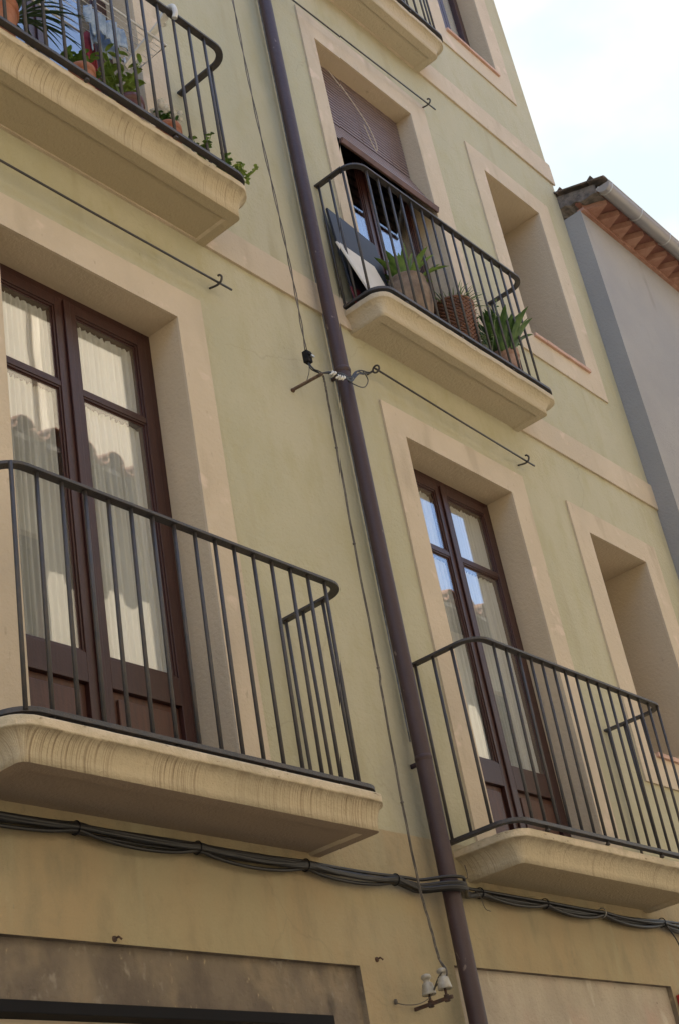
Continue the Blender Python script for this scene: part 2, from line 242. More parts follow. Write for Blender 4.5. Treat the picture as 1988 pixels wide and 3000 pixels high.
# ------------------------------------------------------------------ mesh helpers
class MB:
    def __init__(s): s.b = bmesh.new(); s.smooth = False
    def quad(s, *pts):
        vs = [s.b.verts.new(p) for p in pts]; return s.b.faces.new(vs)
    def box(s, x0, x1, y0, y1, z0, z1):
        v = [s.b.verts.new(p) for p in ((x0,y0,z0),(x1,y0,z0),(x1,y1,z0),(x0,y1,z0),(x0,y0,z1),(x1,y0,z1),(x1,y1,z1),(x0,y1,z1))]
        for q in ((3,2,1,0),(4,5,6,7),(0,1,5,4),(1,2,6,5),(2,3,7,6),(3,0,4,7)): s.b.faces.new([v[i] for i in q])
        return s
    def bar(s, a, b, w, h=None, up=(0,0,1)):
        """rectangular bar from a to b"""
        a, b = Vector(a), Vector(b); h = h or w; d = (b-a).normalized(); up = Vector(up)
        if abs(d.dot(up)) > .98: up = Vector((0, 1, 0))
        r = d.cross(up).normalized(); u = r.cross(d)
        v = [s.b.verts.new(p+r*i*w/2+u*j*h/2) for p in (a, b) for (i, j) in ((-1,-1),(1,-1),(1,1),(-1,1))]
        for q in ((3,2,1,0),(4,5,6,7),(0,1,5,4),(1,2,6,5),(2,3,7,6),(3,0,4,7)): s.b.faces.new([v[i] for i in q])
        return s
    def tube(s, pts, rad, n=8, cap=True, flat=None):
        """round tube along points; rad number or list; flat=(w,h) gives a flat strip section kept level"""
        pts = [Vector(p) for p in pts]; k = len(pts); rings = []
        prev = None
        for i, p in enumerate(pts):
            d = (pts[min(i+1, k-1)]-pts[max(i-1, 0)]).normalized()
            if flat:
                r = d.cross(Vector((0,0,1))).normalized(); u = r.cross(d)
                w_, h_ = flat; ring = [s.b.verts.new(p+r*a*w_/2+u*b_*h_/2) for a, b_ in ((-1,-1),(1,-1),(1,1),(-1,1))]
            else:
                if prev is None:
                    ref = Vector((0,0,1)) if abs(d.z) < .9 else Vector((1,0,0)); r = d.cross(ref).normalized()
                else: r = (prev-d*prev.dot(d)).normalized()
                prev = r; u = d.cross(r); q = rad[i] if isinstance(rad, (list, tuple)) else rad
                ring = [s.b.verts.new(p+(r*math.cos(2*math.pi*j/n)+u*math.sin(2*math.pi*j/n))*q) for j in range(n)]
            rings.append(ring)
        m_ = len(rings[0])
        for i in range(k-1):
            for j in range(m_):
                s.b.faces.new((rings[i][j], rings[i][(j+1) % m_], rings[i+1][(j+1) % m_], rings[i+1][j]))
        if cap:
            s.b.faces.new(rings[0][::-1]); s.b.faces.new(rings[-1])
        if not flat: s.smooth = True
        return s
    def lathe(s, c, prof, n=28, sq=1.):
        """prof: list of (radius, z) about vertical axis at c"""
        c = Vector(c); rings = []
        for (q, z) in prof: rings.append([s.b.verts.new(c+Vector((q*math.cos(2*math.pi*j/n), q*sq*math.sin(2*math.pi*j/n), z))) for j in range(n)])
        for i in range(len(prof)-1):
            for j in range(n): s.b.faces.new((rings[i][j], rings[i][(j+1)%n], rings[i+1][(j+1)%n], rings[i+1][j]))
        s.b.faces.new(rings[0][::-1]); s.b.faces.new(rings[-1]); s.smooth = True
        return s
    def blade(s, base, d, length, width, droop=.3, n=6, fold=.15):
        """pointed leaf starting at base, heading d, bending down"""
        p = Vector(base); d = Vector(d).normalized(); side = d.cross(Vector((0,0,1)))
        if side.length < .05: side = Vector((random.uniform(-1,1), random.uniform(-1,1), 0))
        side.normalize(); L_, C_, R_ = [], [], []; st = length/n
        for i in range(n+1):
            t_ = i/n; wd = width*math.sin(math.pi*min(1, .12+t_*.88))**.7 if t_ < 1 else .0005
            nn = side.cross(d).normalized()
            L_.append(s.b.verts.new(p-side*wd/2+nn*wd*fold)); C_.append(s.b.verts.new(p)); R_.append(s.b.verts.new(p+side*wd/2+nn*wd*fold))
            p = p+d*st; d = (d+Vector((0,0,-droop*st/length*1.6))).normalized()
        for i in range(n):
            s.b.faces.new((L_[i], C_[i], C_[i+1], L_[i+1])); s.b.faces.new((C_[i], R_[i], R_[i+1], C_[i+1]))
        s.smooth = True
        return s
    def build(s, name, m, parent=None, origin=None, bevel=0.):
        me = bpy.data.meshes.new(name); 
        bmesh.ops.recalc_face_normals(s.b, faces=s.b.faces)
        org = Vector(origin) if origin is not None else (parent['_o'] if parent is not None else Vector((0,0,0)))
        org = Vector(org)
        bmesh.ops.translate(s.b, verts=s.b.verts, vec=-org)
        s.b.to_mesh(me); s.b.free()
        for mm in (m if isinstance(m, (list, tuple)) else [m]): me.materials.append(MT[mm] if isinstance(mm, str) else mm)
        if s.smooth:
            for q in me.polygons: q.use_smooth = len(q.vertices) <= 4
        o = bpy.data.objects.new(name, me); COL.objects.link(o)
        if parent is not None: o.parent = parent
        else: o.location = org
        o['_o'] = tuple(org)
        if bevel:
            md = o.modifiers.new('bevel', 'BEVEL'); md.width = bevel; md.segments = 2; md.limit_method = 'ANGLE'; md.angle_limit = R(40); md.harden_normals = False
        return o
def thing(name, loc, label, cat, group=None):
    o = bpy.data.objects.new(name, None); COL.objects.link(o); o.location = loc; o['_o'] = tuple(loc)
    return tag(o, label, cat, group)
def tag(o, label=None, cat=None, group=None, kind=None):
    if label: o['label'] = label
    if cat: o['category'] = cat
    if group: o['group'] = group
    if kind: o['kind'] = kind
    return o
def spline(pts, k=8):
    P = [Vector(p) for p in pts]; P = [P[0]*2-P[1]]+P+[P[-1]*2-P[-2]]; o = []
    for i in range(1, len(P)-2):
        for j in range(k):
            t_ = j/k; a, b_, c, d = P[i-1:i+3]
            o.append(.5*((2*b_)+(-a+c)*t_+(2*a-5*b_+4*c-d)*t_*t_+(-a+3*b_-3*c+d)*t_**3))
    o.append(P[-2]); return o
def rrect(x0, x1, yf, rad, n=8, yb=0.):
    """plan outline open at the wall: from (x0, yb) round both front corners to (x1, yb)"""
    pts = [(x0, yb)]
    for i in range(n+1):
        a = math.pi+ (math.pi/2)*i/n; pts.append((x0+rad+rad*math.cos(a), yf+rad+rad*math.sin(a)))
    for i in range(n+1):
        a = 1.5*math.pi+(math.pi/2)*i/n; pts.append((x1-rad+rad*math.cos(a), yf+rad+rad*math.sin(a)))
    pts.append((x1, yb)); return pts

# ------------------------------------------------------------------ ground, street
mb = MB(); mb.quad((-900,-900,-.02),(900,-900,-.02),(900,900,-.02),(-900,900,-.02))
tag(mb.build('ground', 'earth'), kind='structure')
mb = MB(); mb.quad((-60,-5.2,0),(80,-5.2,0),(80,0,0),(-60,0,0))
tag(mb.build('street', 'paving'), kind='structure')

# ------------------------------------------------------------------ the facade
XE = 9.15
OPEN = [  # x0,x1,z0,z1,depth,kind
 (3.088,4.14,3.385,5.822,.18,'A'),(5.90,6.965,3.395,5.818,.17,'B'),(7.885,8.645,4.283,5.822,.44,'C'),
 (3.11,4.14,6.555,8.99,.18,'G'),(5.90,6.95,6.52,8.99,.15,'D'),(7.885,8.655,7.462,9.015,.44,'E'),
 (3.11,4.14,9.73,12.0,.18,'G3'),(5.90,6.95,9.73,12.0,.18,'H'),(7.93,8.68,10.59,12.0,.15,'F'),
 (1.90,4.682,0,2.837,.03,'GL'),(5.335,7.30,0,2.875,.03,'GR')]
bld = thing('apartment_building', (2.5,0,0), 'khaki green rendered house front with beige window surrounds and iron balconies in the street', 'building')
mb = MB()
xs = sorted({-6., XE}|{o[0] for o in OPEN}|{o[1] for o in OPEN}); zs = sorted({0.,12.9}|{o[2] for o in OPEN}|{o[3] for o in OPEN})
for i in range(len(xs)-1):
    for j in range(len(zs)-1):
        cx, cz = (xs[i]+xs[i+1])/2, (zs[j]+zs[j+1])/2
        if any(a[0] < cx < a[1] and a[2] < cz < a[3] for a in OPEN): continue
        mb.quad((xs[i],0,zs[j]),(xs[i+1],0,zs[j]),(xs[i+1],0,zs[j+1]),(xs[i],0,zs[j+1]))
# flanks and back
mb.quad((XE,0,0),(XE,9,0),(XE,9,12.9),(XE,0,12.9)); mb.quad((-6,0,0),(-6,9,0),(-6,9,12.9),(-6,0,12.9)); mb.quad((-6,9,0),(XE,9,0),(XE,9,12.9),(-6,9,12.9))
bmesh.ops.remove_doubles(mb.b, verts=mb.b.verts, dist=1e-5)
mb.build('wall', 'plaster', bld)
mb = MB()
mb.box(-6.1,XE+.05,-.45,9.1,12.9,13.05)
mb.build('roof', 'roof', bld)
# reveals
for (x0,x1,z0,z1,d,k) in OPEN:
    mb = MB()
    dd = d+.10 if k not in ('GL','GR') else d
    mb.quad((x0,0,z0),(x0,dd,z0),(x0,dd,z1),(x0,0,z1)); mb.quad((x1,0,z0),(x1,dd,z0),(x1,dd,z1),(x1,0,z1))
    mb.quad((x0,0,z1),(x1,0,z1),(x1,dd,z1),(x0,dd,z1)); mb.quad((x0,0,z0),(x1,0,z0),(x1,dd,z0),(x0,dd,z0))
    mb.build('reveal', 'reveal' if k not in ('GL','GR') else 'stone', bld)
    if k in ('GL','GR'): continue
    mb = MB(); y1 = dd+2.6; a,b_,c,e = x0-.5, x1+.5, z0-.02, z1+.25   # room behind
    mb.quad((a,dd,c),(a,y1,c),(a,y1,e),(a,dd,e)); mb.quad((b_,dd,c),(b_,y1,c),(b_,y1,e),(b_,dd,e)); mb.quad((a,y1,c),(b_,y1,c),(b_,y1,e),(a,y1,e))
    mb.quad((a,dd,e),(b_,dd,e),(b_,y1,e),(a,y1,e)); mb.quad((a,dd,c),(b_,dd,c),(b_,y1,c),(a,y1,c))
    for q in ((a,x0,c,e),(x1,b_,c,e),(x0,x1,c,z0),(x0,x1,z1,e)): mb.quad((q[0],dd,q[2]),(q[1],dd,q[2]),(q[1],dd,q[3]),(q[0],dd,q[3]))
    mb.build('room_lining', 'room', bld)
# surrounds, 13 mm proud
SUR = {'A':(2.925,4.322,3.38,6.005),'B':(5.722,7.155,3.39,5.998),'C':(7.68,8.86,4.075,6.0),'G':(2.925,4.322,6.55,9.19),'D':(5.76,7.17,6.515,9.205),
       'E':(7.695,8.86,7.25,9.197),'G3':(2.925,4.322,9.73,12.2),'H':(5.76,7.17,9.73,12.2),'F':(7.74,8.90,10.37,12.2)}
P = -.013
for (x0,x1,z0,z1,d,k) in OPEN:
    if k not in SUR: continue
    a,b_,c,e = SUR[k]; mb = MB()
    zb = z0 if k in ('A','B','G','D','G3','H') else None
    for (q0,q1,q2,q3) in ([(a,x0,c,e),(x1,b_,c,e),(x0,x1,z1,e)]+([] if zb else [(x0,x1,c,z0)])):
        mb.quad((q0,P,q2),(q1,P,q2),(q1,P,q3),(q0,P,q3))
    for (q0,q1) in ((a,0),(b_,0)): mb.quad((q0,P,c),(q0,0,c),(q0,0,e),(q0,P,e))
    mb.quad((a,P,e),(b_,P,e),(b_,0,e),(a,0,e)); mb.quad((a,P,c),(b_,P,c) if not zb else (x0,P,c),(b_,0,c) if not zb else (x0,0,c),(a,0,c))
    for q0 in (x0,x1): mb.quad((q0,P,z0),(q0,0,z0),(q0,0,z1),(q0,P,z1))
    mb.quad((x0,P,z1),(x1,P,z1),(x1,0,z1),(x0,0,z1))
    if not zb: mb.quad((x0,P,z0),(x1,P,z0),(x1,0,z0),(x0,0,z0))
    bmesh.ops.remove_doubles(mb.b, verts=mb.b.verts, dist=1e-5)
    mb.build('window_surround', 'trim', bld)
for (x0,x1,za,zb) in ((-6,XE+.02,6.41,6.622),(-6,XE+.02,9.612,9.842)):
    mb = MB(); mb.box(x0,x1,-.016,.0 if x1 < XE else 0.0,za,zb); 
    mb.build('string_course', 'trim', bld)
for (x0,x1,z) in ((7.905,8.665,4.285),(7.91,8.675,7.464),(7.93,8.70,10.592)):
    mb = MB(); k = 5
    for i in range(k):
        a = x0+(x1-x0)*i/k; b_ = x0+(x1-x0)*(i+1)/k-.003; mb.box(a,b_,-.032-random.uniform(0,.003),.42 if z < 10 else .14,z-.026,z+.002+random.uniform(0,.002))
    mb.build('window_sill', 'sill', bld, bevel=.002)

# ------------------------------------------------------------------ doors and windows
def curtain_mesh(x0,x1,z0,z1,y,ph):
    mb = MB(); nx = 150; zsN = [z0,z0+.012,z0+(z1-z0)*.25,z0+(z1-z0)*.5,z0+(z1-z0)*.75,z1-.06,z1-.03,z1-.018,z1]
    rows = []
    for iz, z in enumerate(zsN):
        t_ = (z-z0)/(z1-z0); row = []
        for i in range(nx+1):
            s_ = i/nx; x = x0+(x1-x0)*s_
            wv = (math.sin(s_*64+ph+math.sin(s_*11+ph)*1.8)*.8+math.sin(s_*128+ph*2+t_*.8)*.25+math.sin(s_*21+ph*3)*.25)
            amp = .0125*(.55+.45*(1-abs(t_-.5))) if iz < 7 else .006
            zz = z+(.006*math.sin(s_*70+ph)+.004*math.sin(s_*131) if iz == 8 else 0)
            row.append(mb.b.verts.new((x, y+wv*amp, zz)))
        rows.append(row)
    for a in range(len(rows)-1):
        for i in range(nx): mb.b.faces.new((rows[a][i],rows[a][i+1],rows[a+1][i+1],rows[a+1][i]))
    mb.smooth = True
    return mb
def french_door(x0,x1,z0,z1,y,parent,curt=True,cx=None):
    cx = cx or (x0+x1)/2
    gt, ga, gb_, gl_, pt = z1-.104, z1-.518, z1-.546, z0+.63, z0+.505      # glass top, transom, lower glass bottom, panel top
    if z1-z0 > 2.45: gl_, pt = z1-1.808, z1-1.93
    fr = MB(); fw = .05
    fr.box(x0-.01,x0+fw,y+.005,y+.075,z0,z1+.01); fr.box(x1-fw,x1+.01,y+.005,y+.075,z0,z1+.01); fr.box(x0+fw,x1-fw,y+.005,y+.075,z1-fw,z1+.01)
    door = fr.build('french_door', 'wood', parent, bevel=.003)
    for sgn in (-1,1):
        if sgn < 0: lx0, lx1, g0, g1 = x0+fw+.003, cx-.004, x0+.098, cx-.060
        else: lx0, lx1, g0, g1 = cx+.004, x1-fw-.003, cx+.060, x1-.104
        mb = MB(); Y0, Y1 = y-.012, y+.04
        mb.box(lx0,g0,Y0,Y1,z0+.02,z1-fw-.003); mb.box(g1,lx1,Y0,Y1,z0+.02,z1-fw-.003)
        mb.box(g0,g1,Y0,Y1,gt,z1-fw-.003); mb.box(g0,g1,Y0+.002,Y1,gb_,ga); mb.box(g0,g1,Y0,Y1,pt,gl_); mb.box(g0,g1,Y0,Y1,z0+.02,z0+.13)
        # glazing beads: two steps
        for (a,b_) in ((ga,gt),(gl_,gb_)):
            for (e,yy) in ((.010,.006),(.019,.014)):
                p_ = y+yy-.012
                mb.box(g0,g0+e,p_,Y1-.001,a,b_); mb.box(g1-e,g1,p_,Y1-.001,a,b_); mb.box(g0+e,g1-e,p_,Y1-.001,b_-e,b_); mb.box(g0+e,g1-e,p_,Y1-.001,a,a+e)
        mb.build('door_leaf', 'wood', door, bevel=.002)
        mb = MB(); mb.box(g0,g1,y+.012,y+.03,z0+.13,pt); mb.box(g0+.035,g1-.035,y-.002,y+.012,z0+.165,pt-.035)
        mb.build('door_panel', 'woodpanel', door, bevel=.004)
        if sgn > 0:
            mb = MB(); mb.box(lx0-.018,lx0+.018,Y0-.012,Y0-.001,z0+.02,z1-fw-.01); mb.build('cover_strip', 'wood', door, bevel=.003)
        for (a,b_) in ((ga,gt),(gl_,gb_)):
            mb = MB(); mb.box(g0+.015,g1-.015,y+.004,y+.007,a+.015,b_-.015); mb.build('window_pane', 'glass', door)
            if curt:
                curtain_mesh(g0+.006,g1-.004,a+.012,b_-.022,y+.031,random.uniform(0,6)).build('curtain', 'curtain', door)
    return door
D = {o[5]:o for o in OPEN}
for k, cx in (('A',3.598),('B',6.425),('G',3.598),('D',6.36),('G3',3.6),('H',6.42)):
    x0,x1,z0,z1,d,_ = D[k]
    french_door(x0,x1,z0,z1,d,bld,k in ('A','B'),cx)
def casement(x0,x1,z0,z1,y,parent):
    mb = MB(); fw=.05; cx=(x0+x1)/2
    mb.box(x0,x0+fw,y,y+.06,z0,z1); mb.box(x1-fw,x1,y,y+.06,z0,z1); mb.box(x0+fw,x1-fw,y,y+.06,z1-fw,z1); mb.box(x0+fw,x1-fw,y,y+.06,z0,z0+fw)
    wn = mb.build('casement_window', 'wood', parent, bevel=.003)
    for (a,b_) in ((x0+fw,cx-.002),(cx+.002,x1-fw)):
        mb = MB(); s_ = .055
        mb.box(a,a+s_,y-.015,y+.03,z0+fw,z1-fw); mb.box(b_-s_,b_,y-.015,y+.03,z0+fw,z1-fw); mb.box(a+s_,b_-s_,y-.015,y+.03,z1-fw-s_,z1-fw); mb.box(a+s_,b_-s_,y-.015,y+.03,z0+fw,z0+fw+s_)
        mb.build('sash', 'wood', wn, bevel=.003)
        mb = MB(); mb.box(a+s_,b_-s_,y+.008,y+.012,z0+fw+s_,z1-fw-s_); mb.build('window_pane', 'glass', wn)
        curtain_mesh(a+.02,b_-.02,z0+.07,z1-.07,y+.05,random.uniform(0,6)).build('curtain','curtain',wn)
for k in 'CEF':
    x0,x1,z0,z1,d,_ = D[k]; casement(x0,x1,z0,z1,d,bld)

# ------------------------------------------------------------------ balconies
def balcony(x0,x1,bx0,bx1,yt,yb,zt,zb,rx0,rx1,ry,rz,rzb,m,barxs,sidey,flare=0.,rad=.11):
    """slab outline at lip x0..x1, front yt; at the bottom bx0..bx1, front yb; railing rx0..rx1, front ry"""
    H = zt-zb
    prof = [(0,.0,-.006),(0.012,0,0),(0.0,.006,-.01),(0,0,-.018),(.0,0,-.030),(.04,0,-.036),(.10,0,-.038),(.30,0,-.046),(.52,0,-.058),(.72,0,-.074),(.88,0,-.094),(.97,0,-.118),(1.,0,-H)]
    prof = [(.02,0,0),(.0,0,-.005),(0,0,-.030),(.03,0,-.036),(.15,0,-.038),(.36,0,-.044),(.56,0,-.055),(.74,0,-.071),(.88,0,-.09),(.97,0,-.108),(1.,0,-H)]
    mb = MB(); rings = []; RUN = mb.b.verts.layers.float.new('run'); DOWN = mb.b.verts.layers.float.new('down')
    for (t_,_,dz) in prof:
        a = x0+(bx0-x0)*t_; b_ = x1+(bx1-x1)*t_; yf = yt+(yb-yt)*t_; rd = rad*(1-.72*t_)
        pts = rrect(a,b_,yf,rd,9,0.0)
        # subdivide the long front for a slightly worn, uneven edge
        q = []
        for i in range(len(pts)-1):
            p0, p1 = Vector((*pts[i],0)), Vector((*pts[i+1],0)); k = 48 if (p1-p0).length > .8 else (7 if (p1-p0).length > .12 else 1)
            for j in range(k): q.append(p0.lerp(p1, j/k))
        q.append(Vector((*pts[-1],0)))
        ring = []; acc = x0*3.; accs = []
        for i, v in enumerate(q):
            if i: acc += (v-q[i-1]).length
            accs.append(acc)
        if rings: accs = ACC
        else: ACC = accs
        for i, v in enumerate(q):
            jit = (math.sin(i*1.7)*.5+math.sin(i*.53+x0)*.8+math.sin(i*3.1)*.35)*.0022 if t_ < .05 else 0
            ring.append(mb.b.verts.new((v.x, v.y+(jit if v.y < -.03 else 0), zt+dz+(jit*.8 if t_ < .05 and dz > -.01 else 0))))
        for i, v in enumerate(ring): v[RUN] = ACC[min(i,len(ACC)-1)]; v[DOWN] = -dz
        rings.append(ring)
    for a in range(len(rings)-1):
        for i in range(len(rings[a])-1): mb.b.faces.new((rings[a][i],rings[a][i+1],rings[a+1][i+1],rings[a+1][i]))
    mb.b.faces.new(rings[0])
    # soffit: outer strip then a slightly raised panel
    e = .055
    inner = [mb.b.verts.new((max(bx0+e,min(bx1-e,v.co.x)), max(yb+e,v.co.y), zb)) for v in rings[-1]]
    inner2 = [mb.b.verts.new((max(bx0+e+.012,min(bx1-e-.012,v.co.x)), max(yb+e+.012,v.co.y), zb+.012)) for v in rings[-1]]
    for A_, B_ in ((rings[-1],inner),(inner,inner2)):
        for i in range(len(A_)-1):
            try: mb.b.faces.new((A_[i],A_[i+1],B_[i+1],B_[i]))
            except ValueError: pass
    mb.b.faces.new(inner2)
    bmesh.ops.remove_doubles(mb.b, verts=mb.b.verts, dist=1e-5)
    bal = mb.build('balcony', m, bld)
    for q in bal.data.polygons: q.use_smooth = abs(q.normal.z) < .9 and q.area < .02
    # railing
    mb = MB()
    top = [(x,y,rz) for x,y in rrect(rx0,rx1,ry,.10,9,.02)]
    bot = [(x,y,rzb) for x,y in rrect(rx0,rx1,ry+flare,.10,9,.02)]
    mb.tube(top,0,flat=(.038,.013)); mb.tube(bot,0,flat=(.034,.018)); rail = mb.build('railing', 'iron', bal, bevel=.0015)
    for x in barxs[1::5]:
        mb = MB(); mb.lathe((x,ry+flare,rzb-.03),[(.012,0),(.013,.008),(.008,.012),(.007,.028)],10); mb.build('foot', 'iron', rail)
    def bar(x,y,yy):
        mb = MB(); k = .0080; j = random.uniform(-.003,.003); q = random.uniform(-.0015,.0015)
        mb.tube([(x+j,yy,rzb-.004),(x+j*.6+q,(y+yy)/2+q,(rz+rzb)/2),(x,y,rz+.002)],k,8); mb.build('baluster', 'iron', rail)
    for x in barxs: bar(x,ry,ry+flare)
    for y in sidey:
        for x in (rx0,rx1): bar(x,y,y)
    return bal
def seq(a,b_,st):
    o = []; 
    while a <= b_+1e-6: o.append(a+random.uniform(-.002,.002)); a += st
    return o
random.seed(11)
balcony(2.70,4.60,2.765,4.545,-.372,-.326,3.402,3.262,2.735,4.553,-.366,4.328,3.425,'slab_streak',seq(2.771,4.47,.1098),(-.025,-.125,-.24),.012)
balcony(5.515,7.38,5.59,7.285,-.365,-.303,3.402,3.262,5.50,7.355,-.378,4.33,3.437,'slab_light',seq(5.66,7.30,.1092),(-.018,-.126,-.24),.015)
balcony(2.60,4.475,2.66,4.425,-.345,-.272,6.562,6.407,2.62,4.428,-.362,7.478,6.588,'slab_light',seq(2.70,4.35,.1105),(-.03,-.13,-.24),.008)
balcony(5.545,7.40,5.586,7.285,-.29,-.24,6.526,6.385,5.56,7.375,-.288,7.476,6.556,'slab_clean',seq(5.675,7.30,.1085),(-.02,-.105,-.20),.006,rad=.10)
balcony(5.53,7.33,5.60,7.245,-.262,-.205,9.752,9.606,5.56,7.315,-.262,10.70,9.78,'slab_clean',seq(5.67,7.25,.1085),(-.02,-.10,-.18),0,rad=.10)

# ------------------------------------------------------------------ ground floor stone
mb = MB(); y = .028
for q in ((1.90,2.10,0,2.837),(4.49,4.682,0,2.837),(2.10,4.49,2.641,2.837)): mb.quad((q[0],y,q[2]),(q[1],y,q[2]),(q[1],y,q[3]),(q[0],y,q[3]))
for q in ((2.10,),(4.49,)): mb.quad((q[0],y,0),(q[0],.2,0),(q[0],.2,2.641),(q[0],y,2.641))
mb.quad((2.10,y,2.641),(4.49,y,2.641),(4.49,.2,2.641),(2.10,.2,2.641)); mb.build('stone_surround', 'stone', bld)
mb = MB(); mb.box(2.1,4.49,.012,.12,2.603,2.643); mb.build('lintel_beam', 'dark', bld, bevel=.003)
mb = MB(); mb.box(2.1,4.49,.10,.16,0.02,2.603)
for i in range(26): mb.box(2.1,4.49,.088,.10,.05+i*.1,.05+i*.1+.085)
mb.build('roller_shutter', 'cream2', bld)
mb = MB()
for q in ((5.335,7.30,2.35,2.875),(5.335,5.6,0,2.35),(7.05,7.30,0,2.35)): mb.quad((q[0],y,q[2]),(q[1],y,q[2]),(q[1],y,q[3]),(q[0],y,q[3]))
mb.quad((5.6,y,0),(5.6,.2,0),(5.6,.2,2.35),(5.6,y,2.35)); mb.quad((7.05,y,0),(7.05,.2,0),(7.05,.2,2.35),(7.05,y,2.35)); mb.quad((5.6,y,2.35),(7.05,y,2.35),(7.05,.2,2.35),(5.6,.2,2.35))
mb.build('stone_surround', 'stonelight', bld)
mb = MB(); mb.box(5.6,7.05,.12,.17,.02,2.35)
for i in range(4): mb.box(5.66+i*.345,5.95+i*.345,.105,.12,.2,2.2)
mb.build('wooden_door', 'woodpanel', bld, bevel=.004)
mb = MB(); mb.box(7.325,7.46,-.075,0,2.735,2.83); mb.box(7.34,7.445,-.088,-.075,2.75,2.815)
tag(mb.build('alarm_box','redpaint',origin=(7.39,-.03,2.735),bevel=.008),'small red box on the wall at the right edge beside the pale stone frame','alarm box')

# ------------------------------------------------------------------ drainpipe
px, py = 5.311, -.08
pipe = thing('drainpipe',(px,py,0),'tall dark brown drainpipe running down the wall between the balconies','drainpipe')
mb = MB(); mb.tube([(px,py,12.85),(px,py,9.4),(px,py,5.96)],.0385,24,cap=False); mb.build('upper_pipe','pipe',pipe)
mb = MB(); mb.tube([(px,py,5.985),(px-.002,py,4.9),(px,py,3.77)],.0390,24,cap=False); mb.build('middle_pipe','pipe',pipe)
mb = MB(); mb.tube([(px,py,3.79),(px,py,2.),(px,py,.05)],.0398,24,cap=False); mb.build('lower_pipe','pipe',pipe)
for z,rd in ((5.975,.0425),(3.79,.0408),(9.15,.0425)):
    mb = MB(); mb.lathe((px,py,z),[(rd-.004,-.022),(rd-.0005,-.019),(rd-.0005,-.008),(rd+.001,-.005),(rd+.001,.0),(rd-.0005,.003),(rd-.0005,.009),(rd-.004,.012)],28); 
    mb.box(px+.0,px+.012,py+.03,.0,z-.024,z-.004); mb.build('collar','pipe',pipe)
mb = MB(); mb.tube(spline([(px+.024,-.012,13.3),(px+.022,-.014,10),(px+.028,-.012,8),(px+.027,-.013,6.2),(px+.022,-.012,4.6),(px+.022,-.012,3.9)],10),.0045,6)
tag(mb.build('cable','greywire',origin=(px-.05,-.012,3.9)),'thin grey cable running straight up the wall just left of the brown drainpipe','cable')

# ------------------------------------------------------------------ cable bundle
random.seed(5)
clamps = [2.55,3.224,3.80,4.40,4.974,5.60,6.15,6.69,7.32,7.9]
bun = thing('cable_bundle',(5.3,-.05,3.2),'sagging bundle of black cables clipped along the wall under the lowest balconies','cables')
for s_ in range(9):
    pts = []; low = s_ % 3 == 0; ph = random.uniform(0,6); 
    for i in range(len(clamps)-1):
        a,b_ = clamps[i],clamps[i+1]; sag = (random.uniform(.014,.030) if low else random.uniform(-.003,.012))*(1 if b_-a > .3 else .25)
        for t_ in (0,.14,.28,.42,.56,.70,.84):
            x = a+(b_-a)*t_; an = ph+i*.35+t_*.5
            yy = -.038+.014*math.cos(an); zz = 3.203+.014*math.sin(an)-sag*4*t_*(1-t_)
            yy -= .098*math.exp(-((x-5.311)/.105)**4)
            pts.append((x,yy,zz))
    mb = MB(); mb.tube(spline(pts,5),random.choice((.006,.0075,.009,.010)),8); mb.build('cable_strand','cable',bun)
for x in clamps[1:-1]:
    mb = MB(); yc = -.038 if not 5.2 < x < 5.5 else -.14
    mb.tube([(x+.02*0,yc+.024*math.cos(a),3.203+.024*math.sin(a)) for a in [i*math.pi/8 for i in range(17)]],.0026,6); 
    mb.build('clip','dark' if int(x*10)%3 else 'galv',bun)
mb = MB(); mb.tube(spline([(7.34,-.05,3.19),(7.40,-.06,3.10),(7.46,-.045,3.0),(7.52,-.02,2.88)],8),.004,6)
tag(mb.build('cable','cable',origin=(7.34,-.05,3.19)),'short loose black wire hanging from the cable bundle at the right edge','cable')
mb = MB(); mb.tube(spline([(5.49,-.09,3.19),(5.55,-.07,3.17),(5.60,-.05,3.13),(5.64,-.05,3.12)],6),.002,5); mb.tube(spline([(5.48,-.06,3.21),(5.49,-.05,3.25),(5.53,-.04,3.27),(5.545,-.03,3.30),(5.54,-.03,3.33)],6),.0022,5)
tag(mb.build('cable','wire',origin=(5.48,-.06,3.2)),'frayed thin wires sticking out of the bundle just right of the drainpipe','cable')

# ------------------------------------------------------------------ iron bracket with wires, junction box
br = thing('wall_bracket',(4.946,0,5.742),'rusty iron bar sticking straight out of the wall left of the drainpipe','bracket')
mb = MB(); mb.bar((4.946,.01,5.742),(4.972,-.185,5.748),.02,.008); mb.build('bar','barrust',br,bevel=.001)
mb = MB(); mb.lathe((4.946,-.006,5.73),[(.010,0),(.013,.008),(.010,.016)],10); mb.build('wall_plate','rust',br)
jb = thing('junction_box',(5.015,-.08,5.89),'small black connector box dangling from the twisted wire beside the drainpipe','connector box')
mb = MB(); mb.box(4.996,5.036,-.10,-.066,5.895,5.965); mb.box(5.0,5.03,-.108,-.1,5.93,5.95); mb.build('housing','dark',jb,bevel=.005)
mb = MB(); mb.box(5.018,5.04,-.112,-.100,5.925,5.936); mb.build('clip','galv',jb)
def twisted(name, pts, rad, tw, m, n=2, sp=.004):
    P_ = spline(pts,14); out_ = MB()
    for s_ in range(n):
        q = []
        for i,p in enumerate(P_):
            a = i*tw+s_*2*math.pi/n; q.append(p+Vector((math.cos(a),math.sin(a),0))*sp)
        out_.tube(q,rad,6)
    return out_
mb = twisted('c',[(4.93,-.09,10.6),(4.937,-.1,9.4),(4.942,-.1,8.53),(4.952,-.1,7.69),(4.984,-.1,6.956),(4.998,-.1,6.4),(5.006,-.09,5.96)],.0032,.55,'wire',2,.0045)
